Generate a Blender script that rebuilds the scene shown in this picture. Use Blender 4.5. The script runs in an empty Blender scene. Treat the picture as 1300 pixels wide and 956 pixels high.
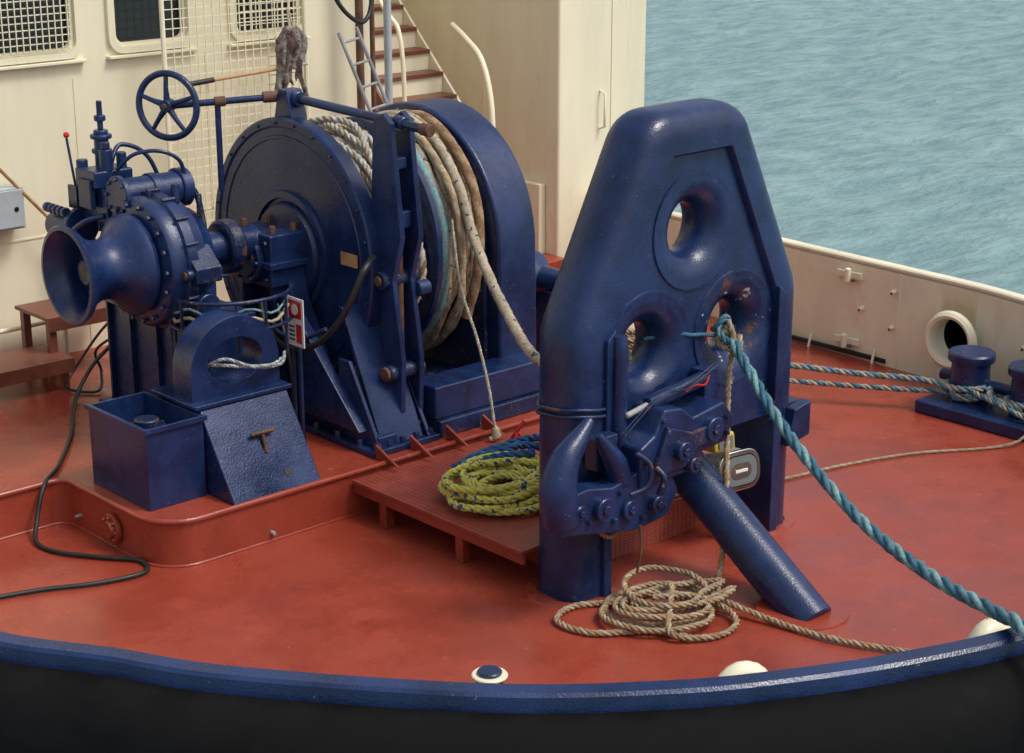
import bpy, bmesh, math, random
import numpy as np
from mathutils import Vector, Matrix, noise
random.seed(7)
R_=math.radians
scene=bpy.context.scene
# ------------------------------------------------------------------ materials
def newmat(name):
    m=bpy.data.materials.new(name); m.use_nodes=True
    nt=m.node_tree; b=nt.nodes['Principled BSDF']
    return m,nt,b
def N(nt,t,**k):
    n=nt.nodes.new(t)
    for a,v in k.items():
        if a in n.inputs: n.inputs[a].default_value=v
        else: setattr(n,a,v)
    return n
def noise_n(nt,scale,detail=3,rough=.6,stretch=None,off=0):
    key='tc'
    tc=nt.nodes.get(key)
    if not tc: tc=N(nt,'ShaderNodeTexCoord'); tc.name=key
    src=tc.outputs['Object']
    if stretch or off:
        mp=N(nt,'ShaderNodeMapping'); mp.inputs['Location'].default_value=(off,off*1.7,off*.3)
        if stretch: mp.inputs['Scale'].default_value=stretch
        nt.links.new(src,mp.inputs['Vector']); src=mp.outputs['Vector']
    n=N(nt,'ShaderNodeTexNoise'); n.inputs['Scale'].default_value=scale
    n.inputs['Detail'].default_value=min(detail,5); n.inputs['Roughness'].default_value=rough
    nt.links.new(src,n.inputs['Vector'])
    return n.outputs['Fac']
def ramp(nt,src,p0,p1,c0=0.,c1=1.):
    r=N(nt,'ShaderNodeMapRange'); r.inputs['From Min'].default_value=p0; r.inputs['From Max'].default_value=p1
    r.inputs['To Min'].default_value=c0; r.inputs['To Max'].default_value=c1
    nt.links.new(src,r.inputs['Value']); return r.outputs['Result']
def mix(nt,fac,a,b):
    m=N(nt,'ShaderNodeMix',data_type='RGBA')
    if isinstance(fac,float): m.inputs[0].default_value=fac
    else: nt.links.new(fac,m.inputs[0])
    for i,v in ((6,a),(7,b)):
        if isinstance(v,tuple): m.inputs[i].default_value=(*v,1)
        else: nt.links.new(v,m.inputs[i])
    return m.outputs[2]
def bump(nt,b,src,strength,dist=.01,prev=None):
    n=N(nt,'ShaderNodeBump'); n.inputs['Strength'].default_value=strength; n.inputs['Distance'].default_value=dist
    nt.links.new(src,n.inputs['Height'])
    if prev: nt.links.new(prev,n.inputs['Normal'])
    nt.links.new(n.outputs['Normal'],b.inputs['Normal']); return n.outputs['Normal']
def paint(name,col,rough=.35,var=.25,rust=None,rust_t=.68,rustcol=(.12,.045,.02),sc=3,bmp=.25,stretch=None,rv=.12,spots=None,bsc=70,metal=0,spec=.5):
    m,nt,b=newmat(name)
    base=noise_n(nt,sc,4,.65,stretch)
    c2=tuple(c*(1-var) for c in col); c3=tuple(min(1,c*(1+var*.8)+.003) for c in col)
    c=mix(nt,ramp(nt,base,.35,.65),c2,c3)
    if rust:
        a=ramp(nt,noise_n(nt,rust,5,.75,stretch,off=11),rust_t,rust_t+.05)
        c=mix(nt,a,c,rustcol)
    if spots:
        a=ramp(nt,noise_n(nt,spots[0],3,.7,off=21),spots[1],spots[1]+.04)
        c=mix(nt,a,c,spots[2])
    nt.links.new(c,b.inputs['Base Color'])
    r=ramp(nt,base,.35,.65,max(.05,rough-rv),rough+rv)
    nt.links.new(r,b.inputs['Roughness'])
    b.inputs['Metallic'].default_value=metal; b.inputs['Specular IOR Level'].default_value=spec
    if bmp: bump(nt,b,noise_n(nt,bsc,2,.6),bmp,.004)
    return m
BLUE=paint('blue_gloss_paint',(.0085,.024,.090),.26,.35,rust=6,rust_t=.69,rustcol=(.06,.028,.02),bmp=.5,spots=(34,.68,(.10,.12,.17)),rv=.10,bsc=85)
BLUED=paint('blue_paint_worn',(.008,.021,.074),.34,.35,rust=7,rust_t=.59,rustcol=(.12,.055,.03),bmp=.7,spots=(28,.65,(.16,.17,.2)))
BLUEW=paint('blue_paint_rope_worn',(.009,.024,.086),.28,.35,rust=4.5,rust_t=.60,rustcol=(.12,.05,.03),bmp=.6,spots=(11,.645,(.42,.45,.48)))
CREAM=paint('cream_paint',(.83,.765,.56),.36,.06,rust=1.6,rust_t=.69,rustcol=(.55,.42,.25),sc=1.5,bmp=.12,stretch=(1.6,1.6,.3),bsc=30)
CREAMB=paint('cream_bulwark_paint',(.83,.765,.56),.34,.07,rust=5,rust_t=.67,rustcol=(.45,.24,.12),sc=2,bmp=.15,stretch=(1,1,.5),bsc=30)
REDST=paint('red_steel_paint',(.26,.042,.023),.32,.25,rust=6,rust_t=.66,rustcol=(.08,.03,.02),sc=3,bmp=.4)
STEPM=paint('step_brown_paint',(.16,.050,.030),.4,.3,rust=6,rust_t=.62,rustcol=(.10,.06,.04),sc=3,bmp=.4)
RUST=paint('rusty_steel',(.12,.055,.032),.65,.4,sc=10,bmp=.6)
BLACK=paint('black_rubber',(.012,.012,.013),.45,.3,sc=4,bmp=.3)
FENDER=paint('fender_rubber',(.003,.003,.0035),.85,.3,sc=4,bmp=.2,spec=.15)
GREY=paint('grey_enamel',(.40,.44,.46),.4,.1,bmp=.1)
STEEL=paint('galvanised_steel',(.30,.31,.32),.45,.2,bmp=.2)
CHROME=paint('chromed_steel',(.62,.63,.64),.18,.1,bmp=.05,metal=1)
WOOD=paint('wooden_handle',(.42,.24,.10),.55,.25,sc=8)
YELLOW=paint('yellow_paint',(.6,.5,.04),.4,.1)
REDP=paint('red_knob_paint',(.55,.02,.015),.25,.1)
WHITEP=paint('white_sign_paint',(.75,.75,.74),.4,.06)
RAG=paint('dirty_canvas',(.22,.19,.17),.85,.6,sc=16,bmp=.8,rust=9,rust_t=.52,rustcol=(.08,.045,.035))
def deckmat():
    m,nt,b=newmat('deck_red_paint')
    big=noise_n(nt,.9,5,.65)
    wet=noise_n(nt,1.5,4,.65,off=2)
    c=mix(nt,ramp(nt,big,.3,.7),(.285,.044,.023),(.375,.065,.035))
    c=mix(nt,ramp(nt,wet,.52,.36,0,.45),c,(.20,.029,.017))
    c=mix(nt,ramp(nt,noise_n(nt,4,5,.7,off=4),.48,.72,0,.45),c,(.22,.033,.020))
    f=noise_n(nt,110,2,.7,off=9)
    c=mix(nt,ramp(nt,f,.5,.75,0,.6),c,(.16,.026,.018))
    d=noise_n(nt,9,5,.8,off=14)
    c=mix(nt,ramp(nt,d,.655,.70,0,.6),c,(.48,.20,.14))
    c=mix(nt,ramp(nt,d,.345,.31,0,.7),c,(.08,.03,.022))
    nt.links.new(c,b.inputs['Base Color'])
    nt.links.new(ramp(nt,wet,.36,.60,.08,.40),b.inputs['Roughness'])
    b.inputs['Specular IOR Level'].default_value=.65
    n1=bump(nt,b,noise_n(nt,2.4,1,.5,off=8),.3,.03)
    bump(nt,b,f,.45,.003,n1)
    return m
DECK=deckmat()
def treadmat(name,rotX):
    m,nt,b=newmat(name)
    c=mix(nt,ramp(nt,noise_n(nt,4,4,.65),.35,.7),(.22,.034,.020),(.33,.057,.032))
    tc=nt.nodes['tc']; sw=N(nt,'ShaderNodeMapping')
    if rotX: sw.inputs['Rotation'].default_value=(R_(-90),0,0)
    nt.links.new(tc.outputs['Object'],sw.inputs['Vector'])
    outs=[]
    for ang,of in ((R_(45),0),(R_(-45),.5)):
        mp=N(nt,'ShaderNodeMapping'); mp.inputs['Rotation'].default_value=(0,0,ang); mp.inputs['Scale'].default_value=(17,36,1); mp.inputs['Location'].default_value=(of,of,0)
        nt.links.new(sw.outputs['Vector'],mp.inputs['Vector'])
        v=N(nt,'ShaderNodeTexVoronoi',voronoi_dimensions='2D'); v.inputs['Scale'].default_value=1; v.inputs['Randomness'].default_value=0
        nt.links.new(mp.outputs['Vector'],v.inputs['Vector'])
        outs.append(ramp(nt,v.outputs['Distance'],.22,.36,1,0))
    mx=N(nt,'ShaderNodeMath',operation='MAXIMUM'); nt.links.new(outs[0],mx.inputs[0]); nt.links.new(outs[1],mx.inputs[1])
    c=mix(nt,ramp(nt,mx.outputs[0],0,1,0,.22),c,(.42,.13,.09))
    nt.links.new(c,b.inputs['Base Color']); b.inputs['Roughness'].default_value=.25
    bump(nt,b,mx.outputs[0],.6,.005)
    return m
TREAD=treadmat('red_tread_plate',False); TREADV=treadmat('red_tread_plate_upright',True)
def fibre(name,col,var=.35,sc=40,fleck=None):
    m,nt,b=newmat(name)
    c=mix(nt,ramp(nt,noise_n(nt,sc,4,.7),.3,.7),tuple(x*(1-var) for x in col),tuple(min(.9,x*(1+var)) for x in col))
    c=mix(nt,ramp(nt,noise_n(nt,5,3,.6,off=7),.45,.7,0,.6),c,tuple(x*.55 for x in col))
    if fleck: c=mix(nt,ramp(nt,noise_n(nt,fleck[0],1,.5,off=17),fleck[1],fleck[1]+.03),c,fleck[2])
    nt.links.new(c,b.inputs['Base Color']); b.inputs['Roughness'].default_value=.85
    bump(nt,b,noise_n(nt,200,2,.7),1.0,.006)
    return m
R_TAN=fibre('rope_tan',(.40,.27,.15)); R_BEIGE=fibre('rope_beige',(.48,.40,.28)); R_WHITE=fibre('rope_dirty_white',(.55,.53,.48))
R_TEAL=fibre('rope_teal',(.20,.38,.39)); R_BLUE=fibre('rope_blue',(.04,.15,.22),.5); R_YEL=fibre('rope_yellow',(.70,.64,.13),.25,fleck=(24,.61,(.05,.10,.22))); R_BLU2=fibre('rope_royal_blue',(.02,.085,.27))
R_BROWN=fibre('rope_brown',(.27,.15,.08)); R_GREYB=fibre('rope_grey_blue',(.24,.32,.36)); R_TOW=fibre('rope_tow_blue_green',(.09,.22,.29),.5)
R_DOT=fibre('rope_beige_flecked',(.50,.42,.30),fleck=(26,.62,(.03,.05,.09)))
def glassmat(name,col,r=.08):
    m,nt,b=newmat(name); b.inputs['Base Color'].default_value=(*col,1); b.inputs['Roughness'].default_value=r
    b.inputs['Specular IOR Level'].default_value=.6
    return m
GLASS=glassmat('window_glass',(.012,.016,.018)); LENS=glassmat('lamp_lens',(.16,.18,.19),.06)
def watermat():
    m,nt,b=newmat('sea_water')
    w1=noise_n(nt,.8,5,.60,(1,1.8,1)); 
    c=mix(nt,ramp(nt,noise_n(nt,.04,3,.6),.3,.7),(.215,.335,.335),(.26,.385,.385))
    c=mix(nt,ramp(nt,w1,.36,.60),(.15,.265,.27),c)
    c=mix(nt,ramp(nt,noise_n(nt,1.6,5,.75,(1,1.9,1),off=6),.71,.76,0,.5),c,(.62,.68,.68))
    nt.links.new(c,b.inputs['Base Color']); b.inputs['Roughness'].default_value=.34; b.inputs['IOR'].default_value=1.33
    bump(nt,b,w1,.8,.32)
    return m
WATER=watermat()
# ------------------------------------------------------------------ geometry helpers
def group(name,loc=(0,0,0)):
    e=bpy.data.objects.new(name,None); e.empty_display_size=.2; scene.collection.objects.link(e); return e
def mesh(par,name,verts,faces,mat,smooth=True,bevel=0,segs=2,ang=35,mats=None,midx=None):
    me=bpy.data.meshes.new(name); me.from_pydata([tuple(v) for v in verts],[],[tuple(f) for f in faces]); 
    bm=bmesh.new(); bm.from_mesh(me); bmesh.ops.recalc_face_normals(bm,faces=bm.faces); bm.to_mesh(me); bm.free()
    for mm in (mats or [mat]): me.materials.append(mm)
    if midx is not None: me.polygons.foreach_set('material_index',midx)
    if smooth:
        me.polygons.foreach_set('use_smooth',[True]*len(me.polygons))
        me.set_sharp_from_angle(angle=R_(ang))
    me.update()
    o=bpy.data.objects.new(name,me); scene.collection.objects.link(o)
    if par: o.parent=par
    if bevel:
        b=o.modifiers.new('bevel','BEVEL'); b.width=bevel; b.segments=segs; b.limit_method='ANGLE'; b.angle_limit=R_(30)
        b.harden_normals=True
    return o
def boxv(x0,x1,y0,y1,z0,z1):
    v=[(x,y,z) for x in(x0,x1) for y in(y0,y1) for z in(z0,z1)]
    f=[(0,1,3,2),(4,6,7,5),(0,4,5,1),(2,3,7,6),(0,2,6,4),(1,5,7,3)]
    return v,f
def box(par,name,x0,x1,y0,y1,z0,z1,mat,bevel=.012):
    v,f=boxv(x0,x1,y0,y1,z0,z1); return mesh(par,name,v,f,mat,bevel=bevel)
def boxes(par,name,lst,mat,bevel=0):
    V=[];Fc=[]
    for b in lst:
        v,f=boxv(*b); o=len(V); V+=v; Fc+=[tuple(i+o for i in q) for q in f]
    return mesh(par,name,V,Fc,mat,bevel=bevel,smooth=bevel>0)
def basis(d):
    d=Vector(d).normalized(); up=Vector((0,0,1)) if abs(d.z)<.9 else Vector((1,0,0))
    u=d.cross(up).normalized(); return d,u,u.cross(d).normalized()
def lathedata(origin,axis,prof,segs=48):
    o=Vector(origin); d,u,w=basis(axis); V=[];Fc=[]
    for a,r in prof:
        for i in range(segs):
            t=2*math.pi*i/segs; V.append(o+d*a+(u*math.cos(t)+w*math.sin(t))*max(r,1e-4))
    for k in range(len(prof)-1):
        for i in range(segs):
            j=(i+1)%segs; Fc.append((k*segs+i,k*segs+j,(k+1)*segs+j,(k+1)*segs+i))
    return V,Fc
def lathe(par,name,origin,axis,prof,mat,segs=48,bevel=0,ang=35):
    V,Fc=lathedata(origin,axis,prof,segs); return mesh(par,name,V,Fc,mat,bevel=bevel,ang=ang)
def cyl(par,name,p0,p1,r,mat,r2=None,segs=32,ch=.006):
    p0=Vector(p0);p1=Vector(p1);L=(p1-p0).length;r2=r if r2 is None else r2; ch=min(ch,r*.4,L*.3)
    return lathe(par,name,p0,p1-p0,[(0,0),(0,r-ch),(ch,r),(L-ch,r2),(L,r2-ch),(L,0)],mat,segs)
def multicyl(par,name,lst,mat,segs=8):
    V=[];Fc=[]
    for p0,p1,r in lst:
        p0=Vector(p0);p1=Vector(p1);L=(p1-p0).length
        v,f=lathedata(p0,p1-p0,[(0,0),(0,r),(L*.85,r),(L,r*.85),(L,0)],segs); o=len(V); V+=v; Fc+=[tuple(i+o for i in q) for q in f]
    return mesh(par,name,V,Fc,mat)
def bolts(par,name,c,axis,R,n,r,h,mat,a0=0):
    d,u,w=basis(axis);c=Vector(c);l=[]
    for i in range(n):
        t=a0+2*math.pi*i/n; p=c+(u*math.cos(t)+w*math.sin(t))*R; l.append((p,p+d*h,r))
    return multicyl(par,name,l,mat,6)
def prism(par,name,poly,axis,lo,hi,mat,bevel=.01,segs=2):
    n=len(poly)
    def P(a,b,c):
        return {'X':(c,a,b),'Y':(a,c,b),'Z':(a,b,c)}[axis]
    V=[P(a,b,lo) for a,b in poly]+[P(a,b,hi) for a,b in poly]
    Fc=[tuple(range(n)),tuple(range(2*n-1,n-1,-1))]+[(i,(i+1)%n,(i+1)%n+n,i+n) for i in range(n)]
    return mesh(par,name,V,Fc,mat,bevel=bevel,segs=segs)
def arc(cx,cy,r,a0,a1,n,ry=None):
    ry=r if ry is None else ry
    return [(cx+r*math.cos(R_(a0+(a1-a0)*i/n)),cy+ry*math.sin(R_(a0+(a1-a0)*i/n))) for i in range(n+1)]
def holed(par,name,outer,holes,axis,lo,hi,mat,bevel=0):
    cu=bpy.data.curves.new(name,'CURVE'); cu.dimensions='2D'; cu.fill_mode='BOTH'; cu.extrude=(hi-lo)/2
    for pl in [outer]+holes:
        s=cu.splines.new('POLY'); s.points.add(len(pl)-1)
        for i,(a,b) in enumerate(pl): s.points[i].co=(a,b,0,1)
        s.use_cyclic_u=True
    o=bpy.data.objects.new(name,cu); scene.collection.objects.link(o)
    dg=bpy.context.evaluated_depsgraph_get(); me=bpy.data.meshes.new_from_object(o.evaluated_get(dg)); bpy.data.objects.remove(o)
    mid=(lo+hi)/2
    for v in me.vertices:
        a,b,c=v.co; v.co={'X':(c+mid,a,b),'Y':(a,c+mid,b),'Z':(a,b,c+mid)}[axis]
    me.materials.clear(); me.materials.append(mat)
    bm=bmesh.new(); bm.from_mesh(me); bmesh.ops.remove_doubles(bm,verts=bm.verts,dist=1e-5); bmesh.ops.recalc_face_normals(bm,faces=bm.faces); bm.to_mesh(me); bm.free()
    me.polygons.foreach_set('use_smooth',[True]*len(me.polygons)); me.set_sharp_from_angle(angle=R_(35))
    ob=bpy.data.objects.new(name,me); scene.collection.objects.link(ob); ob.parent=par
    return ob
def rrect(x0,x1,z0,z1,r,n=5):
    return arc(x1-r,z1-r,r,0,90,n)+arc(x0+r,z1-r,r,90,180,n)+arc(x0+r,z0+r,r,180,270,n)+arc(x1-r,z0+r,r,270,360,n)
def crom(pts,sub=12,closed=False):
    P=[Vector(p) for p in pts]; out=[]
    n=len(P)
    rng=range(n if closed else n-1)
    for i in rng:
        if closed: a,b,c,d=P[(i-1)%n],P[i],P[(i+1)%n],P[(i+2)%n]
        else: a,b,c,d=P[max(i-1,0)],P[i],P[i+1],P[min(i+2,n-1)]
        for k in range(sub):
            t=k/sub; out.append(.5*((2*b)+(c-a)*t+(2*a-5*b+4*c-d)*t*t+(3*b-a-3*c+d)*t**3))
    if not closed: out.append(P[-1])
    return out
def resample(pts,ds):
    A=np.array([tuple(p) for p in pts]); s=np.concatenate([[0],np.cumsum(np.linalg.norm(np.diff(A,axis=0),axis=1))])
    n=max(3,int(s[-1]/ds)+1); q=np.linspace(0,s[-1],n)
    return np.stack([np.interp(q,s,A[:,i]) for i in range(3)],1),q
def pframes(A):
    T=np.gradient(A,axis=0); T/=np.linalg.norm(T,axis=1)[:,None]+1e-12
    u=np.cross(T[0],[0,0,1.]); 
    if np.linalg.norm(u)<.1: u=np.cross(T[0],[1.,0,0])
    u/=np.linalg.norm(u); U=[u]
    for i in range(1,len(A)):
        u=u-T[i]*np.dot(u,T[i]); u=u/(np.linalg.norm(u)+1e-12); U.append(u)
    U=np.array(U); return T,U,np.cross(T,U)
def tube(par,name,pts,r,mat,smooth=True,segs=10,radii=None,sub=10,closed=False):
    P=crom(pts,sub,closed) if smooth else [Vector(p) for p in pts]
    if closed: P=P+[P[0]]
    A=np.array([tuple(p) for p in P]); T,U,W=pframes(A); n=len(A)
    if radii is None: rr=np.full(n,r)
    else: rr=np.interp(np.linspace(0,1,n),np.linspace(0,1,len(radii)),radii)
    V=[];Fc=[]
    for i in range(segs):
        t=2*math.pi*i/segs; V.append(A+(U*math.cos(t)+W*math.sin(t))*rr[:,None])
    V=np.stack(V,1).reshape(-1,3)
    for k in range(n-1):
        for i in range(segs):
            j=(i+1)%segs; Fc.append((k*segs+i,k*segs+j,(k+1)*segs+j,(k+1)*segs+i))
    if not closed: Fc+= [tuple(range(segs)),tuple((n-1)*segs+i for i in range(segs))]
    return mesh(par,name,V.tolist(),Fc,mat,ang=60)
def rope(par,name,pts,R,mats,sub=10,strands=3,pitch=6.5,sm=True,step=.8,flecks=None,fuzz=0):
    P=crom(pts,sub) if sm else pts
    A,s=resample(P,R*step); T,U,W=pframes(A); n=len(A); segs=10 if strands==1 else 6
    V=[];Fc=[];mi=[]
    rs_=np.random.RandomState(len(A))
    for k in range(strands):
        ph=2*math.pi*(s/(pitch*R))+2*math.pi*k/strands
        off=(U*np.cos(ph)[:,None]+W*np.sin(ph)[:,None])*R*.5
        if strands==1: off=off*0
        base=k*n*segs
        ring=[]
        wob=1+.08*rs_.randn(n)
        for i in range(segs):
            t=2*math.pi*i/segs
            if strands==1:
                a1=np.cos(4*(t+s/(pitch*R)*2)); a2=np.cos(4*(t-s/(pitch*R)*2)); rr=R*(.93+.05*np.maximum(a1,a2)+.03*rs_.randn(n))
            else: rr=R*.56*wob
            ring.append(A+off+(U*math.cos(t)+W*math.sin(t))*rr[:,None])
        V.append(np.stack(ring,1).reshape(-1,3))
        for q in range(n-1):
            for i in range(segs):
                m_=k%len(mats) if strands>1 else (((i+q)//3)%2*(len(mats)-1) if len(mats)>1 else 0)
                j=(i+1)%segs; Fc.append((base+q*segs+i,base+q*segs+j,base+(q+1)*segs+j,base+(q+1)*segs+i)); mi.append(m_)
    V=np.concatenate(V)
    if fuzz:
        nf=int(n*fuzz); o0=len(V); FV=[]
        for f in range(nf):
            i=rs_.randint(1,n-1); a=rs_.rand()*6.283; nn=U[i]*math.cos(a)+W[i]*math.sin(a); b=T[i]*rs_.randn()*.8+nn
            b/=np.linalg.norm(b); p=A[i]+nn*R*.85; L=R*(.3+.7*rs_.rand()); sd_=np.cross(b,nn)+T[i]*.3; sd_/=np.linalg.norm(sd_)+1e-6; sd_*=R*.05
            FV+=[p-sd_,p+sd_,p+b*L]; Fc.append((o0+3*f,o0+3*f+1,o0+3*f+2)); mi.append(0)
        V=np.concatenate([V,np.array(FV)])
    me=bpy.data.meshes.new(name); me.from_pydata(V.tolist(),[],Fc)
    for m in mats: me.materials.append(m)
    me.polygons.foreach_set('material_index',mi); me.polygons.foreach_set('use_smooth',[True]*len(Fc)); me.update()
    o=bpy.data.objects.new(name,me); scene.collection.objects.link(o)
    if par: o.parent=par
    return o
# ------------------------------------------------------------------ hull outline
HP=[(-4.0,9),(-4.0,5.6),(-4.0,3),(-3.97,1.5),(-3.88,.6),(-3.72,-.08),(-3.42,-.59),(-3.13,-1.10),(-2.43,-1.96),(-1.84,-2.46),(-1.39,-2.73),(-.87,-2.97),(-.23,-3.17),(.8,-3.3),(1.8,-3.2),(2.7,-2.8),(3.6,-2.1),(4.4,-1.2),(4.88,-.35),(5.1,.5),(5.16,1.5),(5.2,2.4),(5.3,4),(5.4,5.4),(5.5,9)]
hull=[(p.x,p.y) for p in crom([(a,b,0) for a,b in HP],8)]
nh=len(hull)
def outn(i):
    a=hull[max(i-1,0)];b=hull[min(i+1,nh-1)]; d=Vector((b[0]-a[0],b[1]-a[1])).normalized(); return Vector((d.y,-d.x))
HN=[outn(i) for i in range(nh)]
def topz(i):
    x,y=hull[i]; t=min(max((x-1)/3.5,0),1); return .95-.08*t
V=[(x,y,0) for x,y in hull]; 
deck=mesh(None,'ship_deck',V,[tuple(range(nh))],DECK,smooth=False)
hg=group('ship_hull')
def hullstrip(name,prof,mat,mats=None,split=None,rng=None):
    V=[];Fc=[];mi=[];idx=list(rng or range(nh)); m=len(prof)
    for i in idx:
        for off,z in prof:
            zz=topz(i)+z if z>-.5 else z+.0
            V.append((hull[i][0]+HN[i].x*off,hull[i][1]+HN[i].y*off,zz))
    for k in range(len(idx)-1):
        for q in range(m-1):
            Fc.append((k*m+q,k*m+q+1,(k+1)*m+q+1,(k+1)*m+q)); mi.append(1 if (split and split(hull[idx[k]])) else 0)
    return mesh(hg,name,V,Fc,mat,mats=mats or [mat],midx=mi,ang=30)
isst=lambda p:p[0]>3.3 and p[1]>-1.9
bul=hullstrip('bulwark_cap',[(0.0,-.05),(0,-.012),(.012,0),(.095,0),(.11,-.015),(.115,-.09)],BLUE,mats=[BLUE,CREAMB],split=isst)
hullstrip('outer_plating',[(.112,-.08),(.118,-.6),(.10,-1.6),(.0,-3.2)],FENDER)
fen=hullstrip('bow_fender',[(.113,-.085),(.20,-.10),(.30,-.15),(.36,-.24),(.38,-.34),(.36,-1.2),(.15,-1.4)],FENDER)
# ------------------------------------------------------------------ bulwark
bw=group('ship_bulwark')
V=[];Fc=[]
for i in range(nh):
    for off,z in [(0,0),(0,1),(.06,1),(.06,0)]:
        V.append((hull[i][0]+HN[i].x*off,hull[i][1]+HN[i].y*off,(topz(i)-.03) if z else -.02))
for k in range(nh-1):
    for q in range(4):
        Fc.append((k*4+q,k*4+(q+1)%4,(k+1)*4+(q+1)%4,(k+1)*4+q))
Fc+=[(0,1,2,3),tuple((nh-1)*4+i for i in range(4))]
wall=mesh(bw,'bulwark_plating',V,Fc,CREAMB,ang=30)
HC=Vector((5.11,.80,.40))
cut=cyl(None,'cut',HC-Vector((.6,0,0)),HC+Vector((.6,0,0)),.175,CREAMB,segs=40)
for o in (wall,bpy.data.objects['outer_plating'],bpy.data.objects['bow_fender']):
    if o is not wall: s=o.modifiers.new('s','SOLIDIFY'); s.thickness=.01
    md=o.modifiers.new('b','BOOLEAN'); md.object=cut; md.operation='DIFFERENCE'; md.solver='EXACT'
    dg=bpy.context.evaluated_depsgraph_get(); me=bpy.data.meshes.new_from_object(o.evaluated_get(dg)); o.modifiers.clear(); o.data=me
bpy.data.objects.remove(cut)
lathe(bw,'fairlead_ring',HC-Vector((.06,0,0)),(1,0,0),[(0.0,.245),(-.035,.235),(-.055,.21),(-.045,.185),(0,.170),(.08,.166),(.12,.168),(.13,.19)],CREAMB,segs=48)
def innx(y): 
    return min((abs(hull[i][1]-y),hull[i][0]) for i in range(nh) if hull[i][0]>3)[1]
def hinge(y,z):
    x=innx(y)
    box(bw,'gate_hinge_plate',x-.035,x-.004,y-.13,y+.13,z-.03,z+.03,CREAMB,.006)
    cyl(bw,'gate_hinge_pin',(x-.05,y,z-.06),(x-.05,y,z+.06),.028,CREAMB,segs=16)
    cyl(bw,'gate_hinge_rust',(x-.053,y-.06,z-.045),(x-.053,y-.06,z-.02),.02,RUST,segs=10)
hinge(1.92,.72);hinge(1.92,.14)
for y,z in ((1.45,.66),(1.45,.35),(1.78,.45),(.1,.5)):
    x=innx(y); cyl(bw,'bulwark_stud',(x-.05,y,z),(x+.01,y,z),.02,CREAMB,segs=12); cyl(bw,'bulwark_stud_rust',(x-.056,y,z-.01),(x-.05,y,z-.01),.012,RUST,segs=8)
for y in (1.40,2.55,3.6,4.6):
    x=innx(y); box(bw,'bulwark_seam',x-.008,x+.01,y-.012,y+.012,0.0,.82,CREAMB,.003)
x=innx(1.9)
box(bw,'freeing_port_dark_strip',x-.03,x-.004,1.5,2.55,.02,.06,BLACK,.004)  # solid black strip: the dark of the gap under the bulwark, painted on
multicyl(bw,'port_bar',[((x-.05,1.62,.0),(x-.02,1.62,.12),.012),((x-.05,2.3,.0),(x-.02,2.3,.12),.012)],CREAMB)
for (x,y,a,w) in ((-1.36,-2.47,-25,.12),(-.16,-2.96,-8,.13)):
    c,s=math.cos(R_(a)),math.sin(R_(a))
    P=[(x+c*w*math.cos(t),y+s*w*math.cos(t),.63+.19*math.sin(t)) for t in np.linspace(0,math.pi,14)]
    tube(bw,'bow_fairlead_rim',P,.055,CREAMB,smooth=False)
rl=group('bow_roller_fairlead')
cyl(rl,'roller',(-2.30,-1.82,.5),(-2.30,-1.82,.88),.06,BLUED); cyl(rl,'roller_cap',(-2.30,-1.82,.88),(-2.30,-1.82,.893),.08,CREAMB)
cyl(rl,'roller_cap_disc',(-2.30,-1.82,.893),(-2.30,-1.82,.91),.055,BLUED); box(rl,'roller_bracket',-2.44,-2.16,-1.86,-1.78,.0,.6,CREAMB)
# ------------------------------------------------------------------ raised winch plinth
pg=group('winch_plinth')
pts=[(-4.0,3.05),(-1.80,3.05)]+arc(-1.80,2.95,.10,90,0,4)[1:]+[(-1.70,2.2)]+arc(-1.42,2.13,.28,180,270,8)+[(2.3,1.85),(2.3,5.2),(5.0,5.2),(5.0,7.6),(-4.0,7.6)]
prism(pg,'plinth_block',pts,'Z',-.01,.3,DECK,.012,3)
tube(pg,'plinth_edge_bead',[(a,b,.3) for a,b in pts[:18]],.02,DECK,smooth=False)
tube(pg,'plinth_weld_fillet',[(a,b-.004,.004) for a,b in pts[:18]],.012,DECK,smooth=False)
lathe(pg,'drain_flange',(-1.715,2.42,.14),(-1,0,0),[(0,.0),(0,.10),(.025,.10),(.03,.095),(.03,.06),(.05,.055),(.05,0)],REDST,32)
bolts(pg,'drain_flange_bolts',(-1.745,2.42,.14),(-1,0,0),.078,8,.010,.014,REDST)
multicyl(pg,'plinth_studs',[((-1.70,2.85,.1),(-1.745,2.85,.1),.012),((-.9,1.85,.06),(-.9,1.815,.06),.014)],STEEL)
dd=group('deck_drain_plate'); cyl(dd,'plate',(-2.12,-.62,-.002),(-2.12,-.62,.012),.075,DECK); cyl(dd,'plug',(-2.12,-.62,.0),(-2.12,-.62,.017),.02,RUST)
# ------------------------------------------------------------------ tread plate platform
tp=group('tread_plate_platform')
box(tp,'platform_top',-.26,1.6,.18,1.83,.235,.262,TREAD,.005)
box(tp,'edge_beam',-.25,-.22,.18,1.83,.17,.234,REDST,.004)
box(tp,'platform_front_skirt',.12,1.5,.155,.177,.0,.25,TREADV,.004)
boxes(tp,'platform_legs',[(-.24,-.17,.74,.81,0,.235),(-.24,-.17,1.5,1.57,0,.235)],REDST,.004)
box(tp,'under_panel',.1,.13,.2,1.8,.0,.23,REDST,.004)
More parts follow.
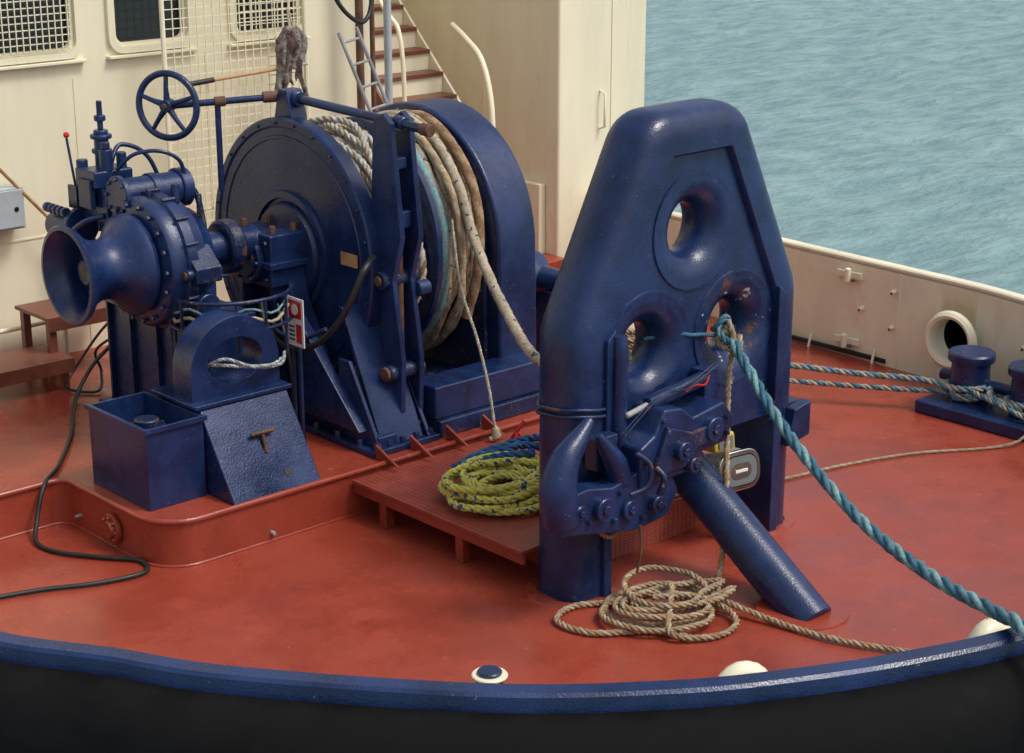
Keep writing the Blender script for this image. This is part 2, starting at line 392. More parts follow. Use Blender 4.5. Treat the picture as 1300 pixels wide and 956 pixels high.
# ------------------------------------------------------------------ deckhouse
dh=group('ship_deckhouse')
WY=5.6
wins=[(-1.75,.02,2.70,3.6),(.36,1.04,2.70,3.6),(1.50,2.18,2.70,3.6)]
holed(dh,'front_wall',[(-4,.3),(2.95,.3),(2.95,5),(-4,5)],[rrect(*w,.09) for w in wins],'Y',WY,WY+.12,CREAM)
for w in wins:
    a=(w[0]-.05,w[1]+.05,w[2]-.05,w[3]+.05)
    holed(dh,'window_frame',rrect(*a,.13),[rrect(w[0],w[1],w[2],w[3],.09)],'Y',WY-.035,WY-.001,CREAM)
    i=(w[0]+.03,w[1]-.03,w[2]+.03,w[3]-.03)
    holed(dh,'window_gasket',rrect(w[0]+.001,w[1]-.001,w[2]+.001,w[3]-.001,.089),[rrect(*i,.07)],'Y',WY+.0,WY+.05,CREAM)
    box(dh,'window_pane',w[0],w[1],WY+.06,WY+.07,w[2],w[3],GLASS,0)
    box(dh,'window_sill_drip',w[0]-.07,w[1]+.07,WY-.06,WY,w[2]-.085,w[2]-.06,CREAM,.006)
def gridmesh(name,x0,x1,z0,z1,y,sx,sz,r,par=dh,mat=CREAM):
    L=[]
    x=x0
    while x<=x1+1e-6: L.append((x-r,x+r,y-r,y+r,z0,z1)); x+=sx
    z=z0
    while z<=z1+1e-6: L.append((x0,x1,y+r*1.1,y+r*3,z-r,z+r)); z+=sz
    boxes(par,name,L,mat)
gridmesh('window_guard',-1.70,-.02,2.73,3.55,WY-.045,.055,.055,.004)
gridmesh('window_guard',1.53,2.15,2.73,3.55,WY-.045,.055,.055,.004)
boxes(dh,'wall_seams',[(-4,2.94,WY-.006,WY,1.28,1.295),(-.02,-.005,WY-.006,WY,.3,2.5),(1.2,1.215,WY-.006,WY,.3,2.6)],CREAM)
tube(dh,'wall_pipe_rail',[(-2,5.5,.62),(-.9,5.5,.62),(-.35,5.5,.62),(-.30,5.5,.55),(-.30,5.5,.3)],.02,CREAM)
box(dh,'side_wall',2.83,2.95,5.72,9,.3,5,CREAM,0)
box(dh,'recess_back_wall',2.95,5.0,8.6,8.7,.3,5,CREAM,0)
box(dh,'casing_block',4.99,6.2,5.33,9,-.02,5.2,CREAM,.03)
box(dh,'casing_base_step',4.90,4.988,5.5,9,-.02,1.0,CREAM,.012)
boxes(dh,'casing_seams',[(5.7,5.712,5.322,5.33,.0,5),(4.982,4.99,6.4,6.412,1.0,5)],CREAM)
tube(dh,'casing_grab_handle',[(5.55,5.33,1.5),(5.55,5.26,1.52),(5.55,5.26,1.85),(5.55,5.33,1.87)],.012,CREAM,smooth=False)
# ------------------------------------------------------------------ stairs
st=group('steel_stairway')
for k in range(11):
    z=1.6+k*.2; y=6.05+k*.2
    box(st,'tread',3.66,4.5,y,y+.24,z,z+.04,STEPM,.004)
    box(st,'riser_plate',3.66,4.5,y+.225,y+.235,z+.041,z+.199,CREAM,0)
for x in (3.62,4.505):
    prism(st,'stringer',[(6.0,1.50),(6.1,1.50),(8.3,3.7),(8.3,3.84),(6.0,1.54)],'X',x,x+.03,STEPM if x<4 else CREAM,.005)
multicyl(st,'stair_support',[((3.65,6.05,.3),(3.65,6.05,1.55),.03),((4.5,6.05,.3),(4.5,6.05,1.55),.03)],CREAM,12)
tube(st,'handrail',[(3.60,5.95,1.5),(3.60,6.0,2.45),(3.60,6.3,2.8),(3.60,7.6,4.1)],.022,CREAM)
tube(st,'handrail',[(4.53,6.35,2.50),(4.5,6.1,2.38),(4.46,5.85,2.22),(4.42,5.68,1.9),(4.40,5.62,1.45),(4.40,5.62,.3)],.030,CREAM)
# ------------------------------------------------------------------ wire guard screen + clutter
ws=group('wire_guard_screen')
gridmesh('wire_mesh',.62,1.95,.9,4.0,5.25,.075,.075,.0035,par=ws)
multicyl(ws,'screen_posts',[((.6,5.25,.3),(.6,5.25,4.0),.018),((1.97,5.25,.3),(1.97,5.25,4.0),.022)],CREAM)
tube(ws,'screen_rail',[(.6,5.25,.9),(1.97,5.25,.9)],.015,CREAM,smooth=False)
bh=group('boat_hook')
cyl(bh,'pole',(.98,5.2,2.42),(1.75,5.2,2.46),.014,WOOD); cyl(bh,'grip',(.78,5.2,2.41),(1.02,5.2,2.425),.022,BLACK); cyl(bh,'tip',(1.75,5.2,2.46),(1.95,5.2,2.47),.011,STEEL)
rg=group('hanging_work_jacket')
V=[];Fc=[];nx,nz=22,26
for j in range(nz):
    for i in range(nx):
        u=i/(nx-1);v=j/(nz-1); w=.05+.09*min(1,v*5)+.02*math.sin(v*8)
        bot=.50+.06*math.sin(u*7+1)+.05*math.sin(u*15)
        V.append((1.76+(u-.5)*2*w+.02*math.sin(v*6),5.17-.04*math.sin(u*math.pi)+.022*math.sin(u*26+v*4)*min(1,v*3)+.02*noise.noise(Vector((u*5,v*7,1))),2.80-bot*v))
for j in range(nz-1):
    for i in range(nx-1):
        if j>17 and abs(i-11)<1.5: continue
        Fc.append((j*nx+i,j*nx+i+1,(j+1)*nx+i+1,(j+1)*nx+i))
o=mesh(rg,'jacket_cloth',V,Fc,RAG,ang=80); s=o.modifiers.new('s','SOLIDIFY'); s.thickness=.01
tube(rg,'hanging_cord',[(1.74,5.15,2.78),(1.76,5.19,2.95),(1.78,5.15,2.78)],.008,R_BEIGE)
ld=group('boarding_ladder')
a0=Vector((2.28,5.2,2.7));a1=Vector((2.65,5.0,1.6))
off=Vector((.19,0,.03))
L=[(a0,a1,.016),(a0+off,a1+off,.016)]
for t in np.linspace(.08,.95,6): q=a0.lerp(a1,float(t)); L.append((q,q+off,.012))
multicyl(ld,'ladder_frame',L,STEEL)
pp=group('vertical_pipe_stack')
multicyl(pp,'pipes',[((2.62,5.35,.3),(2.62,5.35,5),.035),((2.72,5.30,.3),(2.72,5.30,5),.022)],RUST,14)
cyl(pp,'grey_pole',(2.93,5.35,.3),(2.93,5.35,5),.035,GREY)
tube(pp,'hose',[(2.2,5.3,3.4),(2.3,5.25,2.98),(2.48,5.2,2.78),(2.65,5.25,2.82),(2.75,5.3,3.1)],.02,BLACK)
eb=group('electrical_cabinet'); box(eb,'cabinet',-1.1,-.60,5.42,5.58,1.42,1.75,GREY,.015); box(eb,'lid',-1.08,-.62,5.405,5.419,1.44,1.73,GREY,.006); cyl(eb,'latch',(-.68,5.40,1.58),(-.68,5.406,1.58),.02,BLACK)
br=group('broom'); cyl(br,'handle',(-.95,5.45,2.1),(-.25,5.4,1.28),.014,WOOD); box(br,'head',-.32,-.1,5.36,5.44,1.2,1.27,BLACK)
s1=group('boarding_step'); box(s1,'tread',-1.85,-.66,4.72,5.20,.52,.55,STEPM,.006); boxes(s1,'legs',[(-.74,-.68,4.77,4.83,.3,.52),(-.74,-.68,5.06,5.12,.3,.52),(-1.5,-1.44,4.77,4.83,.3,.52)],STEPM,.004); box(s1,'front_lip',-1.85,-.66,4.712,4.72,.44,.55,STEPM,.002)
s2=group('boarding_step'); box(s2,'tread',-.76,.06,4.90,5.42,.80,.83,STEPM,.006); boxes(s2,'legs',[(-.74,-.68,4.92,4.98,.3,.8),(-.04,.02,4.92,4.98,.3,.8),(-.74,-.68,5.32,5.38,.3,.8)],STEPM,.004); box(s2,'front_lip',-.76,.06,4.892,4.90,.72,.83,STEPM,.002)
# ------------------------------------------------------------------ WINCH
wg=group('towing_winch')
AYc,AZ=3.22,1.48
def lx(name,x,prof,mat,segs=64,c=None): return lathe(wg,name,(x,(c or (AYc,AZ))[0],(c or (AYc,AZ))[1]),(1,0,0),prof,mat,segs)
lx('near_flange',.30,[(0,0),(0,.88),(-.012,.895),(-.012,.94),(0,.955),(.10,.955),(.11,.945),(.11,0)],BLUE,96)
lx('flange_groove_ring',.30,[(0.0,.80),(-.008,.805),(-.008,.825),(0,.83)],BLUE,96)
lx('hub_ring',.30,[(0,.44),(-.03,.435),(-.03,.39),(0,.385)],BLUE)
lx('hub_disc',.30,[(-.001,.36),(-.05,.34),(-.06,.25),(-.06,0)],BLUED)
bolts(wg,'flange_bolts',(.287,AYc,AZ),(-1,0,0),.915,26,.011,.012,BLUED)
lx('brake_band',.42,[(0,.5),(0,.88),(.05,.88),(.05,.5)],BLUED,64)
lx('drum_core',.42,[(0,.45),(1.05,.45)],BLUED)
lx('mid_flange',.93,[(0,0),(0,.87),(.01,.885),(.05,.885),(.06,.87),(.06,0)],BLUE,96)
arch=[(AYc+.98,.3)]+arc(AYc,AZ-.02,.96,0,180,32)+[(AYc-.98,.3)]
prism(wg,'far_housing',arch,'X',1.44,1.82,BLUE,.03,3)
arch2=[(AYc+.86,.5)]+arc(AYc,AZ-.02,.84,0,180,32)+[(AYc-.86,.5)]
prism(wg,'far_housing_inner',arch2,'X',1.40,1.439,BLUED,.01)
def winding(name,x0,x1,r,R,mats,seed,turns=None,jit=.012,layers=1,step=.9,fuzz=1.5,strands=3,pitch=6.5):
    turns=turns or int((x1-x0)/(2*R*.98)); P=[]
    n=int(turns*48)
    for i in range(n+1):
        t=i/48; th=2*math.pi*t; xx=x0+R+(x1-x0-2*R)*(t/turns)
        j=noise.noise(Vector((math.cos(th)*1.3,math.sin(th)*1.3,t*.7+seed)))*jit*2
        j2=noise.noise(Vector((math.cos(th)*1.8+5,math.sin(th)*1.8,t*.9+seed)))*jit*2.2
        P.append((xx+j2,AYc+(r+j)*math.cos(th),AZ+(r+j)*math.sin(th)))
    return rope(wg,name,P,R,mats,sm=False,step=step,fuzz=fuzz,strands=strands,pitch=pitch)
winding('winding_white_base',.48,.93,.66,.045,[R_WHITE,R_BEIGE,R_WHITE],1)
winding('winding_white_top',.50,.92,.745,.040,[R_WHITE,R_WHITE,R_BEIGE],2,jit=.03,fuzz=3)
winding('winding_white_loose',.50,.90,.79,.030,[R_WHITE,R_BEIGE,R_BROWN],12,jit=.06,turns=5,fuzz=5)
winding('winding_white_frayed',.49,.75,.83,.026,[R_BEIGE,R_WHITE,R_WHITE],13,jit=.07,turns=4,fuzz=7)
winding('winding_inner',1.0,1.40,.66,.05,[R_BROWN,R_BEIGE],3,strands=1)
winding('winding_teal',1.0,1.14,.81,.040,[R_TEAL,R_GREYB],4,jit=.02,turns=2,strands=1,fuzz=2)
winding('winding_beige',1.08,1.30,.80,.034,[R_DOT,R_BEIGE],5,jit=.04,strands=1)
winding('winding_tan',1.16,1.38,.84,.030,[R_TAN,R_DOT],6,jit=.05,turns=5,strands=1)
winding('winding_brown',1.24,1.39,.81,.042,[R_BROWN,R_TAN],8,jit=.04,strands=1)
ped=[(2.0,.3),(3.9,.3),(3.9,.40),(3.55,.46),(3.46,1.2),(3.40,1.66),(3.02,1.66),(2.96,1.2),(2.60,.55),(2.0,.42)]
prism(wg,'near_pedestal',ped,'X',.105,.27,BLUE,.012)
prism(wg,'pedestal_web',[(2.1,.45),(2.75,.45),(3.0,1.25),(2.9,1.25)],'X',.02,.10,BLUE,.008)
box(wg,'pedestal_rib',.00,.10,3.02,3.06,.346,1.295,BLUE,.006); box(wg,'pedestal_rib',.00,.10,3.38,3.42,.346,1.295,BLUE,.006)
box(wg,'bearing_block',-.04,.28,2.98,3.46,1.30,1.68,BLUE,.02); box(wg,'bearing_block_flange',-.07,.26,2.94,3.50,1.44,1.49,BLUE,.01)
cyl(wg,'bearing_cap',(-.04,AYc,AZ),(-.09,AYc,AZ),.17,BLUE); cyl(wg,'bearing_cap_inner',(-.08,AYc,AZ),(-.11,AYc,AZ),.12,BLUED)
bolts(wg,'bearing_bolts',(-.09,AYc,AZ),(-1,0,0),.145,6,.014,.02,BLUED)
multicyl(wg,'bearing_studs',[((.01+a,3.05+b*.34,1.67),(.01+a,3.05+b*.34,1.73),.024) for a in (.02,.2) for b in (0,1)],RUST,6)
multicyl(wg,'block_side_bolts',[((-.04,3.03+b*.38,1.36+c*.26),(-.06,3.03+b*.38,1.36+c*.26),.016) for b in (0,1) for c in (0,1)],BLUED,6)
box(wg,'bedplate_near',.03,.62,1.96,3.95,.301,.345,BLUE,.008)
box(wg,'bedplate_near_web',.12,.55,2.05,3.9,.346,.44,BLUE,.008)
prism(wg,'foot_gusset',[(1.98,.346),(2.42,.346),(2.42,.9),(2.30,.9)],'X',.095,.125,BLUE,.005)
prism(wg,'foot_gusset',[(1.98,.346),(2.42,.346),(2.42,.9),(2.30,.9)],'X',.525,.555,BLUE,.005)
prism(wg,'front_slant_plate',[(2.0,.347),(2.04,.347),(2.46,1.25),(2.42,1.25)],'X',.14,.50,BLUE,.006)
multicyl(wg,'anchor_bolts',[((.08+i*.12,2.0,.345),(.08+i*.12,2.0,.39),.022) for i in range(5)]+[((.06,2.15+i*.25,.345),(.06,2.15+i*.25,.39),.022) for i in range(6)],BLUED,6)
box(wg,'front_cross_beam',.63,1.75,2.02,2.30,.421,.66,BLUE,.015)
box(wg,'front_beam_foot',.64,1.83,1.98,2.36,.302,.42,BLUED,.01)
box(wg,'drum_tray',.56,1.43,2.5,4.0,.302,.5,BLUED,.01)
for x in (.04,.34,.66,1.0): prism(wg,'red_deck_bracket',[(1.72,.301),(1.955,.301),(1.955,.40)],'X',x,x+.02,REDST,.002)
BX=.47
for dx in (-.08,.08):
    prism(wg,'brake_upright',[(2.16,1.40),(2.33,1.40),(2.38,1.70),(2.32,2.52),(2.22,2.58),(2.14,2.52),(2.05,1.75)],'X',BX+dx-.022,BX+dx+.022,BLUE,.006)
    prism(wg,'brake_lower_link',[(2.08,.50),(2.24,.50),(2.27,1.0),(2.32,1.46),(2.15,1.46),(2.06,.9)],'X',BX+dx-.020,BX+dx+.020,BLUE,.006)
cyl(wg,'pivot_pin',(BX-.15,2.23,1.44),(BX+.15,2.23,1.44),.065,BLUED); cyl(wg,'pivot_pin_end',(BX-.17,2.23,1.44),(BX-.15,2.23,1.44),.035,RUST)
cyl(wg,'pivot_pin_low',(BX-.16,2.15,.80),(BX+.14,2.15,.80),.06,BLUED); cyl(wg,'pivot_pin_rust',(BX-.19,2.15,.80),(BX-.16,2.15,.80),.05,RUST)
cyl(wg,'pivot_side_boss',(BX+.10,2.14,1.36),(BX+.2,2.14,1.36),.055,BLUE)
box(wg,'brake_screw_block',BX-.057,BX+.057,2.12,2.30,1.8,1.92,BLUE); box(wg,'brake_tie_block',BX-.057,BX+.057,2.15,2.30,2.2,2.28,BLUE)
cyl(wg,'brake_screw',(BX,2.2,.9),(BX,2.2,1.8),.03,RUST)
cyl(wg,'brake_rod',(BX-.0,1.92,2.50),(BX-.05,3.35,2.56),.032,BLUE); cyl(wg,'rod_end',(BX,1.84,2.497),(BX,1.93,2.50),.042,RUST)
cyl(wg,'rod_collar',(BX,2.10,2.508),(BX,2.20,2.512),.05,BLUE); cyl(wg,'rod_collar',(BX-.05,3.2,2.555),(BX-.05,3.36,2.56),.055,BLUE)
prism(wg,'rod_bracket',[(3.2,2.4),(3.42,2.4),(3.36,2.62),(3.26,2.62)],'X',.34,.48,BLUE,.01)
cyl(wg,'cross_shaft',(.42,3.38,2.56),(-.28,3.76,2.52),.024,BLUE); cyl(wg,'cross_shaft_collar',(.40,3.40,2.56),(.28,3.46,2.555),.040,RUST)
cyl(wg,'shaft_collar',(.05,3.58,2.54),(-.02,3.62,2.535),.036,RUST)
cyl(wg,'shaft_post',(-.0,3.61,1.9),(-.0,3.61,2.56),.022,BLUE); 
box(wg,'lever_name_plate',.280,.2875,2.42,2.60,1.50,1.59,WOOD,0)
WC=Vector((-.30,3.78,2.52)); wd=Vector((-.80,-.45,.02)).normalized(); d,u,w=basis(wd)
ring=[WC+(u*math.cos(t)+w*math.sin(t))*.225 for t in np.linspace(0,2*math.pi,40,endpoint=False)]
tube(wg,'handwheel_rim',ring,.024,BLUE,smooth=True,sub=2,closed=True)
for k in range(5):
    t=2*math.pi*k/5+.3; e=WC+(u*math.cos(t)+w*math.sin(t))*.215
    tube(wg,'handwheel_spoke',[WC,(WC+e)/2+wd*.012,e],.016,BLUE,radii=[.03,.018,.015])
cyl(wg,'handwheel_hub',WC-wd*.05,WC+wd*.045,.045,BLUE); cyl(wg,'handwheel_nut',WC+wd*.045,WC+wd*.06,.02,RUST)
AZw=1.60
def lw(n,x,p,m=BLUE,s=64): return lx(n,x,p,m,s,c=(AYc,AZw))
HX=-1.47
lw('warping_head',HX,[(.02,.325),(0,.335),(-.012,.325),(-.015,.30),(0.02,.27),(.06,.235),(.13,.21),(.2,.20),(.2,0.0)],BLUE)
lw('warping_head_outer',HX,[(.02,.325),(.04,.315),(.08,.27),(.13,.225),(.20,.20),(.27,.20),(.33,.23),(.38,.28),(.42,.33),(.46,.345),(.49,.335),(.50,.28),(.50,0)],BLUE)
cyl(wg,'warping_head_shaft_end',(HX+.12,AYc,AZw),(HX+.205,AYc,AZw),.085,BLUED)
GX=-.96
lw('gear_housing',GX,[(0,0),(0,.36),(.02,.42),(.05,.44),(.12,.44),(.13,.465),(.20,.465),(.21,.43),(.30,.41),(.36,.34),(.42,.32),(.43,.12),(.95,.12)],BLUE)
bolts(wg,'gear_housing_bolts',(GX,AYc,AZw),(-1,0,0),.39,18,.018,.02,BLUED)
bolts(wg,'gear_flange_bolts',(GX+.115,AYc,AZw),(1,0,0),.475,16,.014,.10,BLUED)
lw('shaft_coupling',-.30,[(0,.0),(0,.17),(.02,.19),(.10,.19),(.12,.17),(.12,.10)],BLUED)
box(wg,'motor_base',-.66,-.24,3.0,4.18,.341,1.149,BLUE,.02)
box(wg,'motor_base_flange',-.78,-.22,2.92,4.26,1.15,1.19,BLUE,.01)
box(wg,'motor_base_foot',-.72,-.20,2.94,4.28,.301,.34,BLUE,.006)
boxes(wg,'base_ribs',[(-.70,-.662,y,y+.025,.341,1.149) for y in (3.1,3.45,3.8,4.1)],BLUE,.004)
box(wg,'gear_neck',-.77,-.50,2.95,3.75,1.191,1.5,BLUE,.03)
multicyl(wg,'base_bolts',[((-.75,3.0+i*.2,1.19),(-.75,3.0+i*.2,1.235),.022) for i in range(6)],BLUED,6)
cyl(wg,'hydraulic_motor',(-.92,3.42,2.02),(-.46,3.42,2.02),.115,BLUE); cyl(wg,'motor_end_flange',(-.96,3.42,2.02),(-.92,3.42,2.02),.14,BLUE); cyl(wg,'motor_end_cap',(-.50,3.42,2.02),(-.42,3.42,2.02),.135,BLUE)
bolts(wg,'motor_bolts',(-.96,3.42,2.02),(-1,0,0),.115,8,.013,.016,BLUED)
cyl(wg,'motor_rib',(-.72,3.42,2.02),(-.66,3.42,2.02),.127,BLUE)
box(wg,'manifold_block',-.96,-.74,3.55,3.95,1.80,2.04,BLUE,.015)
box(wg,'manifold_block',-1.0,-.70,3.62,3.86,2.041,2.16,BLUE,.015)
cyl(wg,'side_motor',(-.97,3.92,1.74),(-.97,4.24,1.70),.10,BLUE); cyl(wg,'side_motor_flange',(-.97,3.88,1.745),(-.97,3.93,1.74),.13,BLUE)
bolts(wg,'side_motor_bolts',(-.97,4.24,1.70),(0,1,0),.07,6,.014,.02,BLUED)
multicyl(wg,'side_motor_ribs',[((-1.05,3.95+i*.06,1.84),(-1.05,3.99+i*.06,1.84),.035) for i in range(5)],BLUED,10)
cyl(wg,'valve_body',(-.80,3.85,2.11),(-.80,3.85,2.40),.05,BLUE); cyl(wg,'valve_stem',(-.80,3.85,2.40),(-.80,3.85,2.60),.02,BLUE); cyl(wg,'valve_bonnet',(-.80,3.85,2.34),(-.80,3.85,2.37),.075,BLUE); cyl(wg,'valve_bonnet',(-.80,3.85,2.24),(-.80,3.85,2.27),.07,BLUE); cyl(wg,'valve_bonnet',(-.80,3.85,2.46),(-.80,3.85,2.50),.04,BLUE)
cyl(wg,'valve_body',(-.88,3.66,2.15),(-.88,3.66,2.30),.045,BLUE); cyl(wg,'valve_cap',(-.88,3.66,2.30),(-.88,3.66,2.35),.03,BLUED)
cyl(wg,'valve_body',(-.92,3.92,2.0),(-.92,3.92,2.2),.04,BLUE); cyl(wg,'valve_body',(-.74,3.70,2.1),(-.74,3.70,2.26),.035,BLUE)
cyl(wg,'filter_canister',(-.76,4.05,1.66),(-.76,4.05,2.04),.065,BLUE)
boxes(wg,'control_brackets',[(-.99,-.96,3.90,4.02,1.86,2.02),(-.90,-.86,3.96,4.06,1.98,2.12),(-1.02,-.98,3.66,3.82,1.9,2.1)],BLUED,.004)
cyl(wg,'lever_rod',(-.94,3.98,1.94),(-.97,4.02,2.34),.009,BLUED)
lathe(wg,'lever_knob',(-.97,4.02,2.34),(0,0,1),[(0,0),(.004,.015),(.02,.022),(.035,.018),(.045,0)],REDP,16)
tube(wg,'hydraulic_pipe',[(-.84,3.6,2.16),(-.76,3.5,2.27),(-.62,3.4,2.29),(-.5,3.35,2.22),(-.46,3.35,2.08)],.014,BLUE)
tube(wg,'hydraulic_pipe',[(-.90,3.95,1.96),(-.85,4.15,1.96),(-.75,4.2,1.7),(-.7,4.1,1.2)],.02,BLUE)
tube(wg,'hydraulic_pipe',[(-.96,3.6,1.86),(-1.07,3.7,1.81),(-1.07,3.9,1.66),(-.88,3.95,1.45),(-.74,3.9,1.19)],.02,BLUE)
tube(wg,'hydraulic_pipe',[(-.80,3.75,2.16),(-.68,3.8,2.29),(-.48,3.75,2.16),(-.38,3.7,1.7),(-.38,3.75,1.19)],.016,BLUE)
tube(wg,'hydraulic_pipe',[(-.46,3.45,2.06),(-.36,3.4,1.98),(-.34,3.35,1.8),(-.40,3.2,1.5)],.022,BLACK)
multicyl(wg,'gear_top_fittings',[((-.70,3.1,2.0),(-.70,3.1,2.12),.03),((-.84,3.2,1.98),(-.84,3.2,2.08),.022),((-.55,3.05,1.9),(-.55,3.05,2.04),.02)],BLUED,10)
prism(wg,'gear_lug',[(2.70,1.62),(2.85,1.75),(2.95,1.7),(2.9,1.5),(2.70,1.52)],'X',-.82,-.62,BLUED,.01)
cyl(wg,'gear_lug_pin',(-.87,2.76,1.58),(-.60,2.76,1.58),.04,BLUE); cyl(wg,'gear_lug_pin_end',(-.885,2.76,1.58),(-.87,2.76,1.58),.03,RUST)
cyl(wg,'small_motor',(-.72,2.72,1.35),(-.72,2.95,1.35),.09,BLUE)
tube(wg,'black_hose',[(-.07,3.08,1.22),(-.1,2.98,1.06),(-.12,2.7,.96),(-.1,2.4,1.04),(-.02,2.2,1.26),(.1,2.12,1.56),(.25,2.2,1.62)],.022,BLACK)
tube(wg,'black_hose',[(-.02,2.95,1.2),(-.06,2.8,.95),(-.05,2.76,.68),(-.02,2.8,.45)],.016,BLACK)
tube(wg,'black_hose',[(.1,3.0,1.15),(-.08,2.9,1.05),(-.1,2.6,1.03),(-.05,2.35,1.15)],.016,BLUED)
# winch rope tails
hw=group('towing_hawser')
P=[(1.30,3.7,AZ+.74),(1.28,3.2,AZ+.87),(1.25,2.75,AZ+.76),(1.20,2.42,AZ+.48),(1.12,2.15,AZ+.12),(.88,1.6,1.30),(.57,.9,1.12),(.40,.2,1.28),(.42,-.02,1.40)]
rope(hw,'hawser',P,.038,[R_DOT,R_BEIGE],strands=1,fuzz=1)
P=[(1.20,3.6,AZ+.76),(1.16,2.95,AZ+.84),(1.14,2.5,AZ+.54),(1.13,2.32,AZ+.16),(1.1,2.28,AZ-.3)]
rope(hw,'second_bight',P,.032,[R_TAN,R_BEIGE],strands=1,fuzz=1)
P=[(1.36,3.6,AZ+.76),(1.35,3.0,AZ+.88),(1.34,2.6,AZ+.68),(1.31,2.35,AZ+.35),(1.28,2.3,AZ-.1),(1.25,2.4,AZ-.5)]
rope(hw,'third_bight',P,.040,[R_TAN,R_BROWN],strands=1,fuzz=1)
hl=group('heaving_line')
rope(hl,'line',[(1.05,2.32,1.75),(1.02,2.2,1.3),(1.0,2.0,.95),(.97,1.85,.65),(.94,1.76,.42),(.94,1.74,.36)],.012,[R_BEIGE,R_WHITE])
multicyl(hl,'line_end_knot',[((.94,1.74,.30),(.94,1.74,.37),.028),((.90,1.76,.29),(.98,1.73,.31),.018)],R_BEIGE,10)
# ------------------------------------------------------------------ left deck box & chock
tb=group('steel_drip_box')
boxes(tb,'box_walls',[(-1.6,-1.18,2.15,2.165,.301,.84),(-1.6,-1.18,2.825,2.84,.301,.84),(-1.6,-1.585,2.165,2.825,.301,.84),(-1.195,-1.18,2.165,2.825,.301,.84)],BLUE,.003)
box(tb,'box_floor',-1.585,-1.195,2.165,2.825,.302,.62,BLUED,0)
cyl(tb,'valve_flange',(-1.38,2.5,.62),(-1.38,2.5,.74),.12,BLUED); cyl(tb,'valve_cap',(-1.38,2.5,.74),(-1.38,2.5,.78),.08,BLUED); bolts(tb,'valve_bolts',(-1.38,2.5,.74),(0,0,1),.10,6,.012,.02,BLUED)
boxes(tb,'box_rim',[(-1.62,-1.16,2.13,2.149,.81,.845),(-1.62,-1.602,2.15,2.86,.81,.845)],BLUE,.003)
cf=group('mooring_chock')
prism(cf,'wedge_body',[(1.86,.301),(2.72,.301),(2.72,.855),(2.22,.855)],'X',-1.16,-.48,BLUE,.012)
ap=[(-1.17,.88),(-.49,.88)]+arc(-.83,1.06,.34,0,180,24,ry=.34)
cb_=holed(cf,'arch',ap,[arc(-.83,1.11,.21,0,360,36,ry=.15)[:-1]],'Y',2.28,2.50,BLUE); md=cb_.modifiers.new('b','BEVEL'); md.width=.05; md.segments=4; md.limit_method='ANGLE'
box(cf,'chock_collar',-1.20,-.45,2.20,2.73,.856,.886,BLUE,.008)
d=Vector((0,2.22-1.86,.855-.301)).normalized(); nrm=Vector((0,-d.z,d.y))
pc=Vector((-.80,1.86,.301))+d*.28
cyl(cf,'tee_handle_stem',pc,pc+d*.12+nrm*.03,.013,RUST); q=pc+d*.13+nrm*.035; cyl(cf,'tee_handle_bar',q-Vector((.09,0,0)),q+Vector((.09,0,0)),.014,RUST)
pe=Vector((-.70,1.86,.301))+d*.12; cyl(cf,'drain_hole_dark_disc',pe,pe+nrm*.004,.03,BLACK)  # thin black disc paints the shade inside a hole; nothing is cut
rope(cf,'lashing_line',[(-1.02,2.4,1.05),(-.98,2.25,1.14),(-.9,2.24,1.13),(-.72,2.22,1.05),(-.50,2.25,1.02),(-.36,2.4,1.04)],.012,[R_GREYB,R_WHITE])
rope(cf,'lashing_line',[(-1.0,2.4,1.08),(-.93,2.24,1.10),(-.82,2.24,1.07),(-.6,2.22,1.04),(-.42,2.35,1.02)],.012,[R_WHITE,R_GREYB])
hr=group('hoop_guard_rail')
for z in (1.22,1.42):
    P=[(-.50+.42*math.cos(t),2.80+.38*math.sin(t),z) for t in np.linspace(R_(60),R_(330),22)]
    tube(hr,'hoop',P,.013,BLUED,smooth=False)
P=[(-.50+.40*math.cos(t),2.80+.36*math.sin(t),1.28+.03*math.sin(t*6)) for t in np.linspace(R_(80),R_(320),26)]
tube(hr,'hose_on_hoop',P,.011,R_BEIGE,smooth=False)
tube(hr,'hose_on_hoop',[(a,b,c+.06) for a,b,c in P],.008,R_TEAL,smooth=False)
multicyl(hr,'hoop_posts',[((-.50+.42*math.cos(t),2.80+.38*math.sin(t),1.0 if i%2 else .3),(-.50+.42*math.cos(t),2.80+.38*math.sin(t),1.42),.011) for i,t in enumerate(np.linspace(R_(100),R_(330),9))],BLUED)
sg=group('warning_sign'); box(sg,'sign_board',-.185,-.175,2.42,2.60,1.02,1.36,WHITEP,.003); boxes(sg,'red_symbol',[(-.1885,-.1855,2.44,2.58,1.22,1.34),(-.1885,-.1855,2.44,2.50,1.05,1.18)],REDP); cyl(sg,'white_disc',(-.1885,2.51,1.28),(-.1915,2.51,1.28),.038,WHITEP,segs=20); boxes(sg,'black_text',[(-.1885,-.1855,2.52,2.58,1.06+.03*i,1.072+.03*i) for i in range(4)],BLACK)
multicyl(sg,'sign_post',[((-.16,2.5,.35),(-.16,2.5,1.34),.015)],BLUED)
cb=group('power_cable')
tube(cb,'cable',[(-.3,4.5,.75),(-.55,4.62,.5),(-.85,4.4,.322),(-1.25,3.75,.322),(-1.62,3.25,.322),(-1.86,3.02,.30),(-1.98,2.93,.10),(-2.06,2.78,.02),(-2.02,2.55,.02),(-1.86,2.3,.02),(-1.72,2.10,.02),(-1.80,1.93,.02),(-2.1,1.98,.02),(-2.4,2.12,.02),(-2.75,2.22,.02),(-3.3,2.3,.02)],.015,BLACK)
